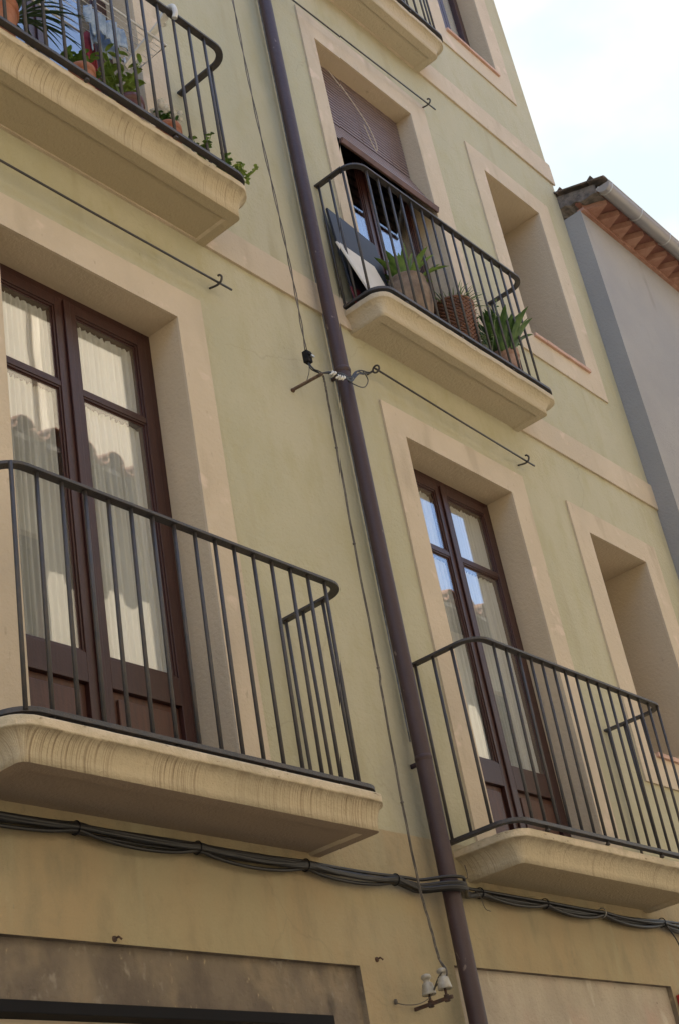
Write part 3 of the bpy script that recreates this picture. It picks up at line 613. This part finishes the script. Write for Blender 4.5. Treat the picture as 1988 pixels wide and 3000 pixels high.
tag(mb.build('twisted_wire','wire',origin=(5.0,-.09,5.96)),'twisted pair of old wires hanging down the wall into the black connector box','wire')
mb = MB()
for k in range(4):
    j = [random.uniform(-.008,.008) for _ in range(8)]
    mb.tube(spline([(5.01+j[0],-.085,5.9),(5.02+j[1],-.10+j[2],5.85),(5.01+j[3],-.15,5.79+j[4]),(4.99,-.175,5.76)],8),.0028,6)
mb.tube(spline([(5.012,-.09,5.9),(4.985,-.10,5.82),(4.965,-.09,5.76)],8),.002,5)
for k in range(5):
    j = [random.uniform(-.012,.012) for _ in range(12)]
    mb.tube(spline([(4.975,-.18,5.755),(5.03+j[0],-.19,5.775+j[1]),(5.12+j[2],-.2,5.79+j[3]),(5.24+j[4],-.165,5.84+j[5]),(5.34+j[6],-.15,5.93+j[7]),(5.46+j[8],-.11,6.01+j[9]),(5.58+j[10],-.06,6.09),(5.645,-.04,6.13)],10),.0036,6)
mb.tube(spline([(5.22,-.16,5.82),(5.34,-.15,5.84),(5.47,-.1,5.93),(5.52,-.09,6.0),(5.47,-.1,6.03),(5.38,-.14,5.97)],10),.003,6)
tag(mb.build('wire_loops','cable',origin=(5.2,-.15,5.8)),'tangle of black wires looped from the iron bar across the drainpipe to the hook','wire')
mb = MB()
for k in range(5):
    c = Vector((5.035+k*.022,-.195,5.772+.006*math.sin(k*2))); mb.tube(spline([c+Vector((-.01,0,-.013)),c+Vector((.004,-.012,.0)),c+Vector((.01,0,.014)),c+Vector((.014,.012,0))],5),.0055,7)
tag(mb.build('cable_wrap','whiteplastic',origin=(5.08,-.19,5.76)),'white tape wrapped round the wires on the end of the iron bar','tape')
down = [(4.99,-.175,5.75),(5.0,-.17,5.70),(5.012,-.16,5.64),(5.061,-.12,5.371),(5.043,-.12,4.817),(5.038,-.12,4.166),(5.03,-.12,4.058),(5.017,-.12,3.522),(5.022,-.12,3.149),(5.035,-.125,3.0),(5.03,-.14,2.845)]
mb = twisted('d',down,.0024,.28,'wire',3,.0036)
for z in (5.371,4.817,4.166,3.522):
    x = {5.371:5.061,4.817:5.043,4.166:5.038,3.522:5.017}[z]; mb.lathe((x,-.12,z-.006),[(.004,0),(.008,.003),(.008,.009),(.004,.012)],8)
tag(mb.build('hanging_wire','wire',origin=(5.03,-.14,2.845)),'thin knotted wire hanging from the iron bar down to the porcelain insulators','wire')

# insulators
ib = thing('insulator_bracket',(4.99,0,2.677),'rusty iron bracket low on the wall carrying the two porcelain insulators','bracket')
mb = MB(); mb.bar((4.996,.01,2.677),(4.978,-.205,2.677),.012,.014); mb.build('arm','rust',ib,bevel=.001)
IN = [(4.992,-.085),(4.981,-.175)]
for (x,y_) in IN:
    mb = MB(); mb.tube([(x,y_,2.665),(x,y_,2.725)],.0055,8); mb.lathe((x,y_,2.664),[(.012,0),(.012,.009)],6); mb.lathe((x,y_,2.684),[(.011,0),(.011,.008)],6); mb.build('pin','rust',ib)
for i,(x,y_) in enumerate(IN):
    mb = MB(); z = 2.712
    mb.lathe((x,y_,z),[(.02,.004),(.0285,0),(.030,.006),(.027,.02),(.0235,.038),(.022,.046),(.015,.050),(.0135,.057),(.016,.063),(.021,.066),(.0215,.074),(.017,.082),(.006,.086)],22)
    tag(mb.build('insulator','porcelain',origin=(x,y_,z)), ('white porcelain insulator nearer the wall on the rusty bracket, the left one' if i == 0 else 'white porcelain insulator at the outer tip of the rusty bracket, next to the drainpipe'),'insulator','porcelain insulators')
mb = MB(); mb.tube(spline([(4.858,-.005,2.70),(4.89,-.03,2.685),(4.94,-.06,2.682),(4.985,-.085,2.70),(4.992,-.108,2.72)],8),.002,6)
mb.tube(spline([(5.03,-.14,2.845),(5.01,-.165,2.81),(4.985,-.195,2.79),(4.985,-.19,2.76),(4.99,-.13,2.74),(4.993,-.11,2.725)],10),.004,6)
mb.tube(spline([(5.03,-.14,2.845),(5.0,-.18,2.80),(4.965,-.185,2.775),(4.98,-.15,2.76),(4.99,-.12,2.735)],10),.003,6); mb.lathe((4.858,-.012,2.69),[(.006,0),(.008,.01),(.006,.02)],8)
tag(mb.build('tie_wire','wire',origin=(4.99,-.1,2.72)),'short wires tied round the porcelain insulators and pinned to the wall','wire')

# ------------------------------------------------------------------ awning rods
def rod(x0,z0,x1,z1,label,ring=True):
    t_ = thing('awning_rod',(x0,-.065,z0),label,'iron rod','iron rods above the balcony doors')
    mb = MB(); xe = x1+.012; mb.tube([(x0,-.065,z0),((x0+x1)/2,-.065,(z0+z1)/2-.004),(x1,-.065,z1)],.0058,8); mb.build('rod','iron',t_)
    def hook(x,z):
        mb = MB(); mb.tube(spline([(x,.01,z+.004),(x,-.05,z-.010),(x,-.078,z-.004),(x,-.088,z+.018),(x,-.078,z+.036),(x,-.066,z+.040)],6),.0058,8); mb.build('hook','iron',t_)
    def eye(x,z):
        mb = MB(); mb.tube([(x,.01,z),(x,-.04,z)],.006,8); mb.tube([(x,-.065+.022*math.cos(a),z+.022*math.sin(a)) for a in [i*math.pi/10 for i in range(21)]],.0055,8); mb.build('hook','iron',t_)
    (eye if ring else hook)(x0+.01,z0); hook(x1-.09,z1+.004)
    return t_
rod(2.72,6.128,4.512,6.134,'long iron rod with hook on the wall above the big left balcony door',False)
rod(5.655,6.148,7.252,6.082,'thin iron rod running from the wire hook above the middle right glazed door')
rod(5.50,9.115,7.245,9.182,'thin iron rod with hook high above the door with the slatted blind',False)
rod(2.72,9.24,4.512,9.24,'iron rod above the top left balcony door, out of the picture',False)

# small wall debris
for (x,z,lab) in ((3.388,2.852,'round rusty bolt head in the plaster just above the dark stone lintel'),(4.797,2.867,'tiny bent rusty hook in the plaster left of the insulators')):
    mb = MB(); mb.lathe((x,0,z),[(.004,-.01),(.009,-.006),(.010,.004),(.006,.010)],8); mb.tube([(x,.01,z),(x+.004,-.018,z+.004),(x+.012,-.024,z-.006)],.004,6)
    tag(mb.build('wall_hook','rust',origin=(x,0,z)),lab,'hook')

# ------------------------------------------------------------------ blind on the upper door
slot = MB(); bl = thing('roller_blind',(6.42,.1,8.99),'brown slatted blind half lowered and pushed outwards over the upper balcony door','blind')
mb = MB(); z = 8.985; x0,x1 = 5.91,6.94
while z > 8.46:
    mb.bar((x0,.118,z),(x1,.118,z),.005,.0185,up=(0,.12,1)); slot.bar((x0,.123,z-.0143),(x1,.123,z-.0143),.002,.0125,up=(0,.12,1)); z -= .0285
pts = [Vector((0,.115,8.455)),Vector((0,-.022,8.085))]
k = 7
for i in range(k):
    p0 = pts[0].lerp(pts[1],i/k); slot.bar((x0,p0.y-.009,p0.z-.045),(x1,p0.y-.009,p0.z-.045),.002,.024,up=(0,.36,1.)); mb.bar((x0,p0.y,p0.z-.02),(x1+.004,p0.y,p0.z-.02),.006,.036,up=(0,.36,1.))
mb.build('slats','blind',bl); slot.build('slat_joints','dark',bl)
mb = MB(); mb.bar((x0,-.028,8.063),(x1+.006,-.028,8.063),.02,.042,up=(0,-.35,1)); mb.build('bottom_bar','blindbar',bl,bevel=.003)
mb = MB()
for x in (6.1,6.42,6.75): mb.tube([(x,.113,8.98),(x,.113,8.45)],.0015,5)
mb.build('ladder_cord','blind',bl)
mb = MB(); mb.tube(spline([(6.13,.08,8.93),(6.2,.03,8.72),(6.26,-.03,8.45),(6.275,-.06,8.25),(6.26,-.06,8.16),(6.245,-.05,8.22),(6.23,-.03,8.4)],10),.0035,6); mb.build('pull_cord','cord',bl)

# ------------------------------------------------------------------ boards on the upper balcony
fz = 6.53
def board(name,pts,thick,m,label,cat):
    mb = MB(); P_ = [Vector(p) for p in pts]; nn = (P_[1]-P_[0]).cross(P_[3]-P_[0]).normalized()*thick
    a = [mb.b.verts.new(p) for p in P_]; b_ = [mb.b.verts.new(p+nn) for p in P_]
    mb.b.faces.new(a); mb.b.faces.new(b_[::-1])
    for i in range(4): mb.b.faces.new((a[i],a[(i+1)%4],b_[(i+1)%4],b_[i]))
    c = sum(P_,Vector())/4
    return tag(mb.build(name,m,origin=(c.x,c.y,fz),bevel=.003),label,cat)
board('dark_board',[(5.575,-.075,fz),(6.0,-.075,fz),(5.985,-.035,7.22),(5.555,-.035,7.28)],.016,'navy','large dark navy board leaning on the wall beside the upper balcony door','board')
board('pale_board',[(5.60,-.185,fz),(5.96,-.145,fz),(5.86,-.075,6.965),(5.505,-.085,6.965)],.012,'whiteboard','pale grey board leaning in front of the dark navy board on the upper balcony','board')
mb = MB(); mb.bar((5.60,-.10,fz+.004),(5.585,-.092,6.66),.006,.09,up=(1,0,.1)); 
tag(mb.build('painted_board','darkred',origin=(5.59,-.1,fz),bevel=.002),'small dark red board at the foot of the navy board behind the drainpipe','board')

# ------------------------------------------------------------------ plants
def pot(name,x,y,z,r_,h,m,label,style='pot'):
    t_ = thing(name,(x,y,z),label,'plant pot' if style != 'basket' else 'basket')
    mb = MB()
    if style == 'pot': mb.lathe((x,y,z),[(r_*.68,0),(r_*.72,.005),(r_*.9,h*.78),(r_*.92,h*.80),(r_,h*.81),(r_,h*.97),(r_*.97,h),(r_*.88,h),(r_*.86,h*.9)],32)
    elif style == 'urn': mb.lathe((x,y,z),[(r_*.62,0),(r_*.8,h*.2),(r_*.97,h*.5),(r_,h*.68),(r_*.94,h*.86),(r_*.86,h*.93),(r_*.9,h*.97),(r_*.88,h),(r_*.8,h),(r_*.78,h*.9)],36)
    elif style == 'basket':
        mb.lathe((x,y,z),[(r_*.78,0),(r_*.97,h*.98),(r_*.9,h*.98),(r_*.85,h*.85)],40)
        nr = int(h/.0135)
        for k in range(nr):
            zz = z+.008+k*.0135; q = r_*(.785+.19*(k/nr)); pts = []
            for i in range(97):
                a = 2*math.pi*i/96; pts.append((x+(q+.005*math.sin(a*24+(math.pi if k%2 else 0)))*math.cos(a),y+(q+.005*math.sin(a*24+(math.pi if k%2 else 0)))*math.sin(a),zz))
            mb.tube(pts,.0062,6,cap=False)
        mb.tube([(x+r_*.98*math.cos(a),y+r_*.98*math.sin(a),z+h) for a in [2*math.pi*i/48 for i in range(49)]],.009,8,cap=False)
    mb.build('pot_body' if style != 'basket' else 'basket_body',m,t_)
    mb = MB(); mb.lathe((x,y,z+h*.88),[(r_*.84,0),(r_*.84,.006),(r_*.4,.012),(.002,.013)],20); mb.build('soil','soil',t_)
    return t_
def rosette(name,x,y,z,n_,ln,wd,m,label,spread=.6,droop=.6,seed=1,r_=.03):
    random.seed(seed); mb = MB()
    for i in range(n_):
        a = random.uniform(0,6.283); e = random.uniform(.15,1)*spread
        d = Vector((math.cos(a)*e,math.sin(a)*e,1)); l_ = ln*random.uniform(.6,1)
        if y+d.y*l_*.6 > -.01: d.y = -abs(d.y)*.2
        mb.blade((x+math.cos(a)*r_*random.random(),y+math.sin(a)*r_*random.random(),z),d,l_,wd*random.uniform(.75,1.1),droop*random.uniform(.4,1.2),7)
    return tag(mb.build(name,m,origin=(x,y,z)),label,'plant')
def bushy(name,x,y,z,stems,h,leaf,m,label,spread=.5,seed=1,per=14,flat=.5,cat='plant'):
    random.seed(seed); mb = MB()
    for i in range(stems):
        a = random.uniform(0,6.283); e = random.random()*spread; tip = Vector((x+math.cos(a)*e*h,min(-.02,y+math.sin(a)*e*h),z+h*random.uniform(.6,1)))
        pts = spline([(x,y,z),((x+tip.x)/2+random.uniform(-.01,.01),(y+tip.y)/2,(z+tip.z)/2+.01),tuple(tip)],6); mb.tube(pts,.0018,5)
        for k in range(per):
            p = pts[int(len(pts)*random.uniform(.3,.99))]; b_ = random.uniform(0,6.283)
            mb.blade(p,(math.cos(b_),math.sin(b_),random.uniform(-.2,.7)),leaf*random.uniform(.6,1.1),leaf*flat,random.uniform(.1,.9),4,.1)
    return tag(mb.build(name,m,origin=(x,y,z)),label,cat)
pot('flower_pot',6.085,-.142,fz,.132,.39,'potbeige','big round beige urn on the upper balcony beside the boards','urn')
rosette('potted_plant',6.085,-.142,fz+.365,30,.28,.05,'leaf','broad pointed green leaves growing out of the big beige urn',1.15,.5,3,.06)
pot('wicker_basket',6.545,-.158,fz,.130,.405,'wicker','brown wicker basket planter in the middle of the upper balcony','basket')
rosette('potted_plant',6.545,-.158,fz+.37,90,.19,.010,'leafgrey','spiky pale grassy plant growing out of the wicker basket',1.5,1.0,8,.09)
pot('flower_pot',7.11,-.155,fz,.080,.33,'potpink','small pinkish clay pot near the right end of the upper balcony')
rosette('potted_plant',7.08,-.165,fz+.29,85,.32,.056,'leafdark','tall dense dark green leaves in the small pinkish pot by the railing end',.62,.7,12,.075)
bushy('potted_plant',6.88,-.17,fz+.2,7,.42,.03,'leafgrey','thin sprawling sprigs rising between the basket and the dark leafy plant',.4,21,8)
gz = 6.565
pot('flower_pot',3.446,-.25,gz,.064,.20,'terrad','terracotta pot with ribbed rim, second from the left on the top left balcony')
bushy('potted_plant',3.446,-.25,gz+.19,12,.13,.040,'leaf','low bright green herb in the ribbed terracotta pot',.7,4,8,.6)
pot('flower_pot',3.742,-.25,gz,.070,.20,'potdark','dark glazed pot in the middle of the top left balcony')
bushy('potted_plant',3.70,-.24,gz+.18,14,.27,.064,'leaflime','lime green plant with drooping leaves in the dark glazed pot',.6,6,7,.36)
pot('flower_pot',3.994,-.25,gz,.066,.19,'terrad','small terracotta pot of white flowers near the right end of the balcony')
bushy('potted_plant',3.99,-.25,gz+.185,16,.085,.028,'leafdark','short dark green foliage under the white flowers',.9,9,9,.6)
random.seed(31); mb = MB()
for i in range(46):
    c = Vector((3.985+random.uniform(-.07,.06),-.25+random.uniform(-.05,.05),gz+.27+random.uniform(-.025,.03)))
    for k in range(6):
        a = k*math.pi/3+i; mb.blade(c,(math.cos(a),math.sin(a)*.8,.5),.019,.015,.3,3)
tag(mb.build('flowers','petal',origin=(3.98,-.25,gz+.24)),'cluster of small white blossoms in the terracotta pot','flowers')
pot('flower_pot',2.96,-.235,gz,.11,.26,'terrad','large orange terracotta pot at the left end of the top left balcony')
rosette('potted_plant',3.06,-.23,gz+.26,80,.42,.012,'palm','dark spiky palm like plant with arching leaves by the large orange pot',1.6,1.2,15,.03)
bushy('trailing_plant',4.17,-.30,gz+.03,7,.13,.026,'leaf','small succulent growing through the railing of the top left balcony',.8,17,11,.7)
bushy('trailing_plant',4.31,-.30,gz+.02,9,.12,.024,'leaf','middle clump of trailing succulent on the edge of the top left balcony',.5,18,12,.7)
bushy('trailing_plant',4.42,-.30,gz+.01,10,.12,.027,'leaflime','rightmost succulent spilling over the corner of the top left balcony',.9,19,12,.75)
bushy('trailing_plant',4.25,-.31,gz+.0,9,.07,.02,'leafdark','low dark creeping weeds along the edge of the top left balcony',1.8,20,10,.6)

# ------------------------------------------------------------------ drying rack and laundry
rk = thing('drying_rack',(3.5,-.15,7.36),'white wire clothes drying rack hooked on the railing of the top left balcony','clothes rack')
mb = MB()
mb.tube([(2.9,-.265,7.365),(4.06,-.265,7.365),(4.055,-.05,7.36),(2.9,-.05,7.36)],.0062,8); mb.build('frame','whiteplastic',rk)
for k in range(6):
    mb = MB(); yy = -.235+k*.031; mb.tube([(2.9,yy,7.363),(4.058,yy,7.363)],.0022,6); mb.build('wire','whiteplastic',rk)
mb = MB(); mb.bar((4.0,-.345,7.47),(3.93,-.09,7.26),.012,.042,up=(1,0,.3)); mb.bar((3.93,-.09,7.26),(3.96,-.06,7.36),.01,.03); mb.build('arm','whiteplastic',rk,bevel=.002)
mb = MB(); mb.tube(spline([(4.012,-.31,7.44),(4.012,-.305,7.50),(4.012,-.34,7.525),(4.012,-.385,7.51),(4.012,-.395,7.46),(4.012,-.385,7.425)],6),[.014]*31,10); mb.build('rail_hook','whiteplastic',rk)
def cloth(name,x0,x1,y,z0,z1,m,label,cat,rag=.05,seed=2):
    random.seed(seed); mb = MB(); nx,nz_ = 26,10; g_ = []
    for j in range(nz_+1):
        row = []
        for i in range(nx+1):
            s_ = i/nx; t_ = j/nz_; zz = z1-(z1-z0)*t_+ (rag*math.sin(s_*17+seed)*math.sin(s_*5+1))*t_
            row.append(mb.b.verts.new((x0+(x1-x0)*s_, y+.012*math.sin(s_*21+seed+t_)+.008*math.sin(s_*47+t_*3), zz)))
        g_.append(row)
    for j in range(nz_):
        for i in range(nx): mb.b.faces.new((g_[j][i],g_[j][i+1],g_[j+1][i+1],g_[j+1][i]))
    mb.smooth = True; o = mb.build(name,m,origin=((x0+x1)/2,y,z1)); md = o.modifiers.new('thick','SOLIDIFY'); md.thickness = .004
    return tag(o,label,cat)
cloth('denim_cloth',3.58,3.83,-.19,7.21,7.368,'denim','faded blue denim cloth draped over the drying rack','laundry',.045)
cloth('denim_cloth',3.66,3.86,-.13,7.19,7.366,'denim','second darker fold of blue denim hanging at the back of the drying rack','laundry',.05,5)
cloth('red_cloth',3.69,3.74,-.06,6.93,7.36,'redcloth','narrow dark red cloth hanging behind the drying rack','laundry',.01,9)

# ------------------------------------------------------------------ neighbouring building, standing 16 cm forward
nb = thing('neighbour_building',(12,-.16,0),'lower grey rendered house at the right with terracotta eave and zinc gutter','building')
mb = MB(); zt = 9.225
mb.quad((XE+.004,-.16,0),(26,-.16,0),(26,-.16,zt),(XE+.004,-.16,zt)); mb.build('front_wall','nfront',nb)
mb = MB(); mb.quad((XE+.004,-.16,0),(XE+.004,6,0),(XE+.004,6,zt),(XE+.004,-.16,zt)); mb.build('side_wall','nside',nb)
# rake: rough mortar closing the gable edge
mb = MB(); random.seed(4)
sl = math.tan(R(17)); k = 26; ra = []; rb_ = []; ra2 = []; rb2 = []
for i in range(k+1):
    t_ = i/k; yy = -.345+t_*1.3; zz = 9.345+(yy+.43)*sl; bt = zz-.125+random.uniform(-.014,.02)*(1 if yy > -.3 else .3)+ (0.10 if yy < -.33 else 0)*0
    if yy < -.18: bt = zz-.05-.075*max(0,(yy+.43)/.25)+random.uniform(-.012,.01)
    ra.append((XE+.0,yy,zz+random.uniform(-.003,.006))); rb_.append((XE+.0-random.uniform(0,.008),yy,bt))
for i in range(k):
    mb.quad(ra[i],ra[i+1],rb_[i+1],rb_[i]); a,b_,c,d = [Vector(v)+Vector((.16,0,0)) for v in (ra[i],ra[i+1],rb_[i+1],rb_[i])]
    mb.quad(rb_[i],rb_[i+1],c,d); mb.quad(ra[i],ra[i+1],b_,a)
bmesh.ops.remove_doubles(mb.b,verts=mb.b.verts,dist=1e-4); mb.build('verge_mortar','mortar',nb)
# tiled roof
mb = MB(); x = XE+.02
while x < 26:
    for (off,up) in ((0,1),(.11,-1)):
        pr = [(math.cos(a)*.062,up*math.sin(a)*.05) for a in [math.pi*j/8 for j in range(9)]]
        A_ = [mb.b.verts.new((x+off-q0,-.45,9.352+q1*.6+.01*up)) for q0,q1 in pr]; B_ = [mb.b.verts.new((x+off-q0,6,9.352+6.45*sl+q1+.01*up)) for q0,q1 in pr]
        for j in range(8): mb.b.faces.new((A_[j],A_[j+1],B_[j+1],B_[j]))
    x += .22
mb.smooth = True; o = mb.build('roof','roofold',nb); md = o.modifiers.new('t','SOLIDIFY'); md.thickness = .014
for (yy,zz) in ((-.02,.012),(-.30,.02)):      # lifted tile lips on the rake
    mb = MB(); z_ = 9.345+(yy+.43)*sl+zz
    mb.bar((XE+.02,yy,z_),(XE+.02,yy-.05,z_+.035),.12,.012,up=(0,0,1)); mb.build('tile_lip','roofold',nb)
# eave: flat course, triangular brick teeth, top course
mb = MB(); mb.box(XE+.008,26,-.19,-.13,9.212,9.24); mb.build('lower_course','terra',nb)
mb = MB(); x = XE+.05; z_ = 9.243
while x < 20:
    a,b_,c = (x,-.165),(x+.196,-.165),(x+.098,-.345)
    v0 = [mb.b.verts.new((q0,q1,z_)) for q0,q1 in (a,b_,c)]; v1 = [mb.b.verts.new((q0,q1,z_+.056)) for q0,q1 in (a,b_,c)]
    mb.b.faces.new(v0[::-1]); mb.b.faces.new(v1)
    for i in range(3): mb.b.faces.new((v0[i],v0[(i+1)%3],v1[(i+1)%3],v1[i]))
    x += .208
mb.build('eave_teeth','terra',nb)
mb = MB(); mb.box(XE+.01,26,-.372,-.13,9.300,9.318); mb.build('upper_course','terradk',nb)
# gutter: half round, closed end
gu = MB(); gy,gz_,gr = -.408,9.322,.062; pr = [(gy+gr*math.cos(a),gz_+gr*math.sin(a)) for a in [math.pi+math.pi*j/14 for j in range(15)]]
A_ = [gu.b.verts.new((XE+.0,a,b_)) for a,b_ in pr]; B_ = [gu.b.verts.new((26,a,b_)) for a,b_ in pr]
for j in range(14): gu.b.faces.new((A_[j],A_[j+1],B_[j+1],B_[j]))
gu.b.faces.new(A_[::-1]); 
gu.smooth = True; g_o = gu.build('gutter','zinc',nb); md = g_o.modifiers.new('t','SOLIDIFY'); md.thickness = .004
for q in g_o.data.polygons:
    if len(q.vertices) > 4: q.use_smooth = False
mb = MB(); mb.tube([(XE-.002,gy-gr,gz_+.002),(26,gy-gr,gz_+.002)],.008,8); mb.build('gutter_bead','zinc',nb)
for x in [9.20+.5*i for i in range(20)]:
    mb = MB(); mb.tube([(x,gy+(gr+.005)*math.cos(a),gz_+(gr+.005)*math.sin(a)) for a in [math.pi*.97+math.pi*1.05*j/14 for j in range(15)]],.0055,6); mb.build('gutter_strap','galv',nb)

# ------------------------------------------------------------------ the other side of the street (seen mirrored in the panes)
op = thing('opposite_house',(8,-5.2,0),'cream rendered house across the street mirrored in the left door panes','building')
mb = MB(); W = [(x,z) for x in (1.5,4.5,7.2,9.9,12.6,15.3) for z in (1.2,4.4,7.0)]
xs = sorted({-8.,18.}|{a for x,z in W for a in (x,x+1.0)}); zs = sorted({0.,9.45}|{a for x,z in W for a in (z,z+1.6)})
for i in range(len(xs)-1):
    for j in range(len(zs)-1):
        cx,cz = (xs[i]+xs[i+1])/2,(zs[j]+zs[j+1])/2
        if any(x < cx < x+1.0 and z < cz < z+1.6 for x,z in W): continue
        mb.quad((xs[i],-5.2,zs[j]),(xs[i+1],-5.2,zs[j]),(xs[i+1],-5.2,zs[j+1]),(xs[i],-5.2,zs[j+1]))
mb.quad((-8,-5.2,0),(-8,-8.9,0),(-8,-8.9,9.45),(-8,-5.2,9.45)); mb.quad((18,-5.2,0),(18,-8.9,0),(18,-8.9,9.45),(18,-5.2,9.45)); mb.quad((-8,-8.9,0),(18,-8.9,0),(18,-8.9,9.45),(-8,-8.9,9.45))
mb.build('wall','cream',op)
for x,z in W:
    mb = MB(); mb.box(x,x+.08,-5.36,-5.28,z,z+1.6); mb.box(x+.92,x+1.,-5.36,-5.28,z,z+1.6); mb.box(x+.08,x+.92,-5.36,-5.28,z+1.52,z+1.6); mb.box(x+.08,x+.92,-5.36,-5.28,z,z+.08); mb.box(x+.46,x+.54,-5.36,-5.28,z+.08,z+1.52)
    wn = mb.build('window','wood',op); mb = MB(); mb.box(x+.05,x+.95,-5.35,-5.345,z+.05,z+1.55); mb.build('window_pane','dark',wn)
    mb = MB()
    mb.quad((x,-5.2,z),(x,-5.4,z),(x,-5.4,z+1.6),(x,-5.2,z+1.6)); mb.quad((x+1,-5.2,z),(x+1,-5.4,z),(x+1,-5.4,z+1.6),(x+1,-5.2,z+1.6)); mb.quad((x,-5.2,z+1.6),(x+1,-5.2,z+1.6),(x+1,-5.4,z+1.6),(x,-5.4,z+1.6)); mb.quad((x,-5.2,z),(x+1,-5.2,z),(x+1,-5.4,z),(x,-5.4,z))
    mb.build('window_reveal','cream2',op)
mb = MB(); x = -8.3
while x < 18.3:
    for (off,up,rd) in ((0,1,.115),(.19,-1,.1)):
        pr = [(math.cos(a)*rd,up*math.sin(a)*rd) for a in [math.pi*j/8 for j in range(9)]]
        A_ = [mb.b.verts.new((x+off-q0,-4.72,9.42+q1)) for q0,q1 in pr]; B_ = [mb.b.verts.new((x+off-q0,-9.2,10.7+q1)) for q0,q1 in pr]
        for j in range(8): mb.b.faces.new((A_[j],A_[j+1],B_[j+1],B_[j]))
    x += .38
mb.smooth = True; o = mb.build('roof','roof',op); md = o.modifiers.new('t','SOLIDIFY'); md.thickness = .02
mb = MB(); mb.box(-8.2,18.2,-5.3,-4.78,9.30,9.36); mb.build('eave_board','mortar',op)
fw_ = thing('tall_house',(9,-9.25,0),'tall cream house behind the opposite roofs mirrored in the upper left panes','building')
mb = MB(); mb.box(6.5,16.6,-18,-9.25,0,17.5); mb.build('wall','cream',fw_)
mb = MB(); mb.box(6.2,16.9,-18.3,-8.8,17.5,17.8); mb.build('roof','roof',fw_)
mb = MB(); mb.tube([(11.9,-9.15,17.4),(11.9,-9.15,.2)],.06,12); mb.build('drainpipe','cream2',fw_)
for k,o in enumerate(bpy.data.objects):
    if '_o' in o: del o['_o']
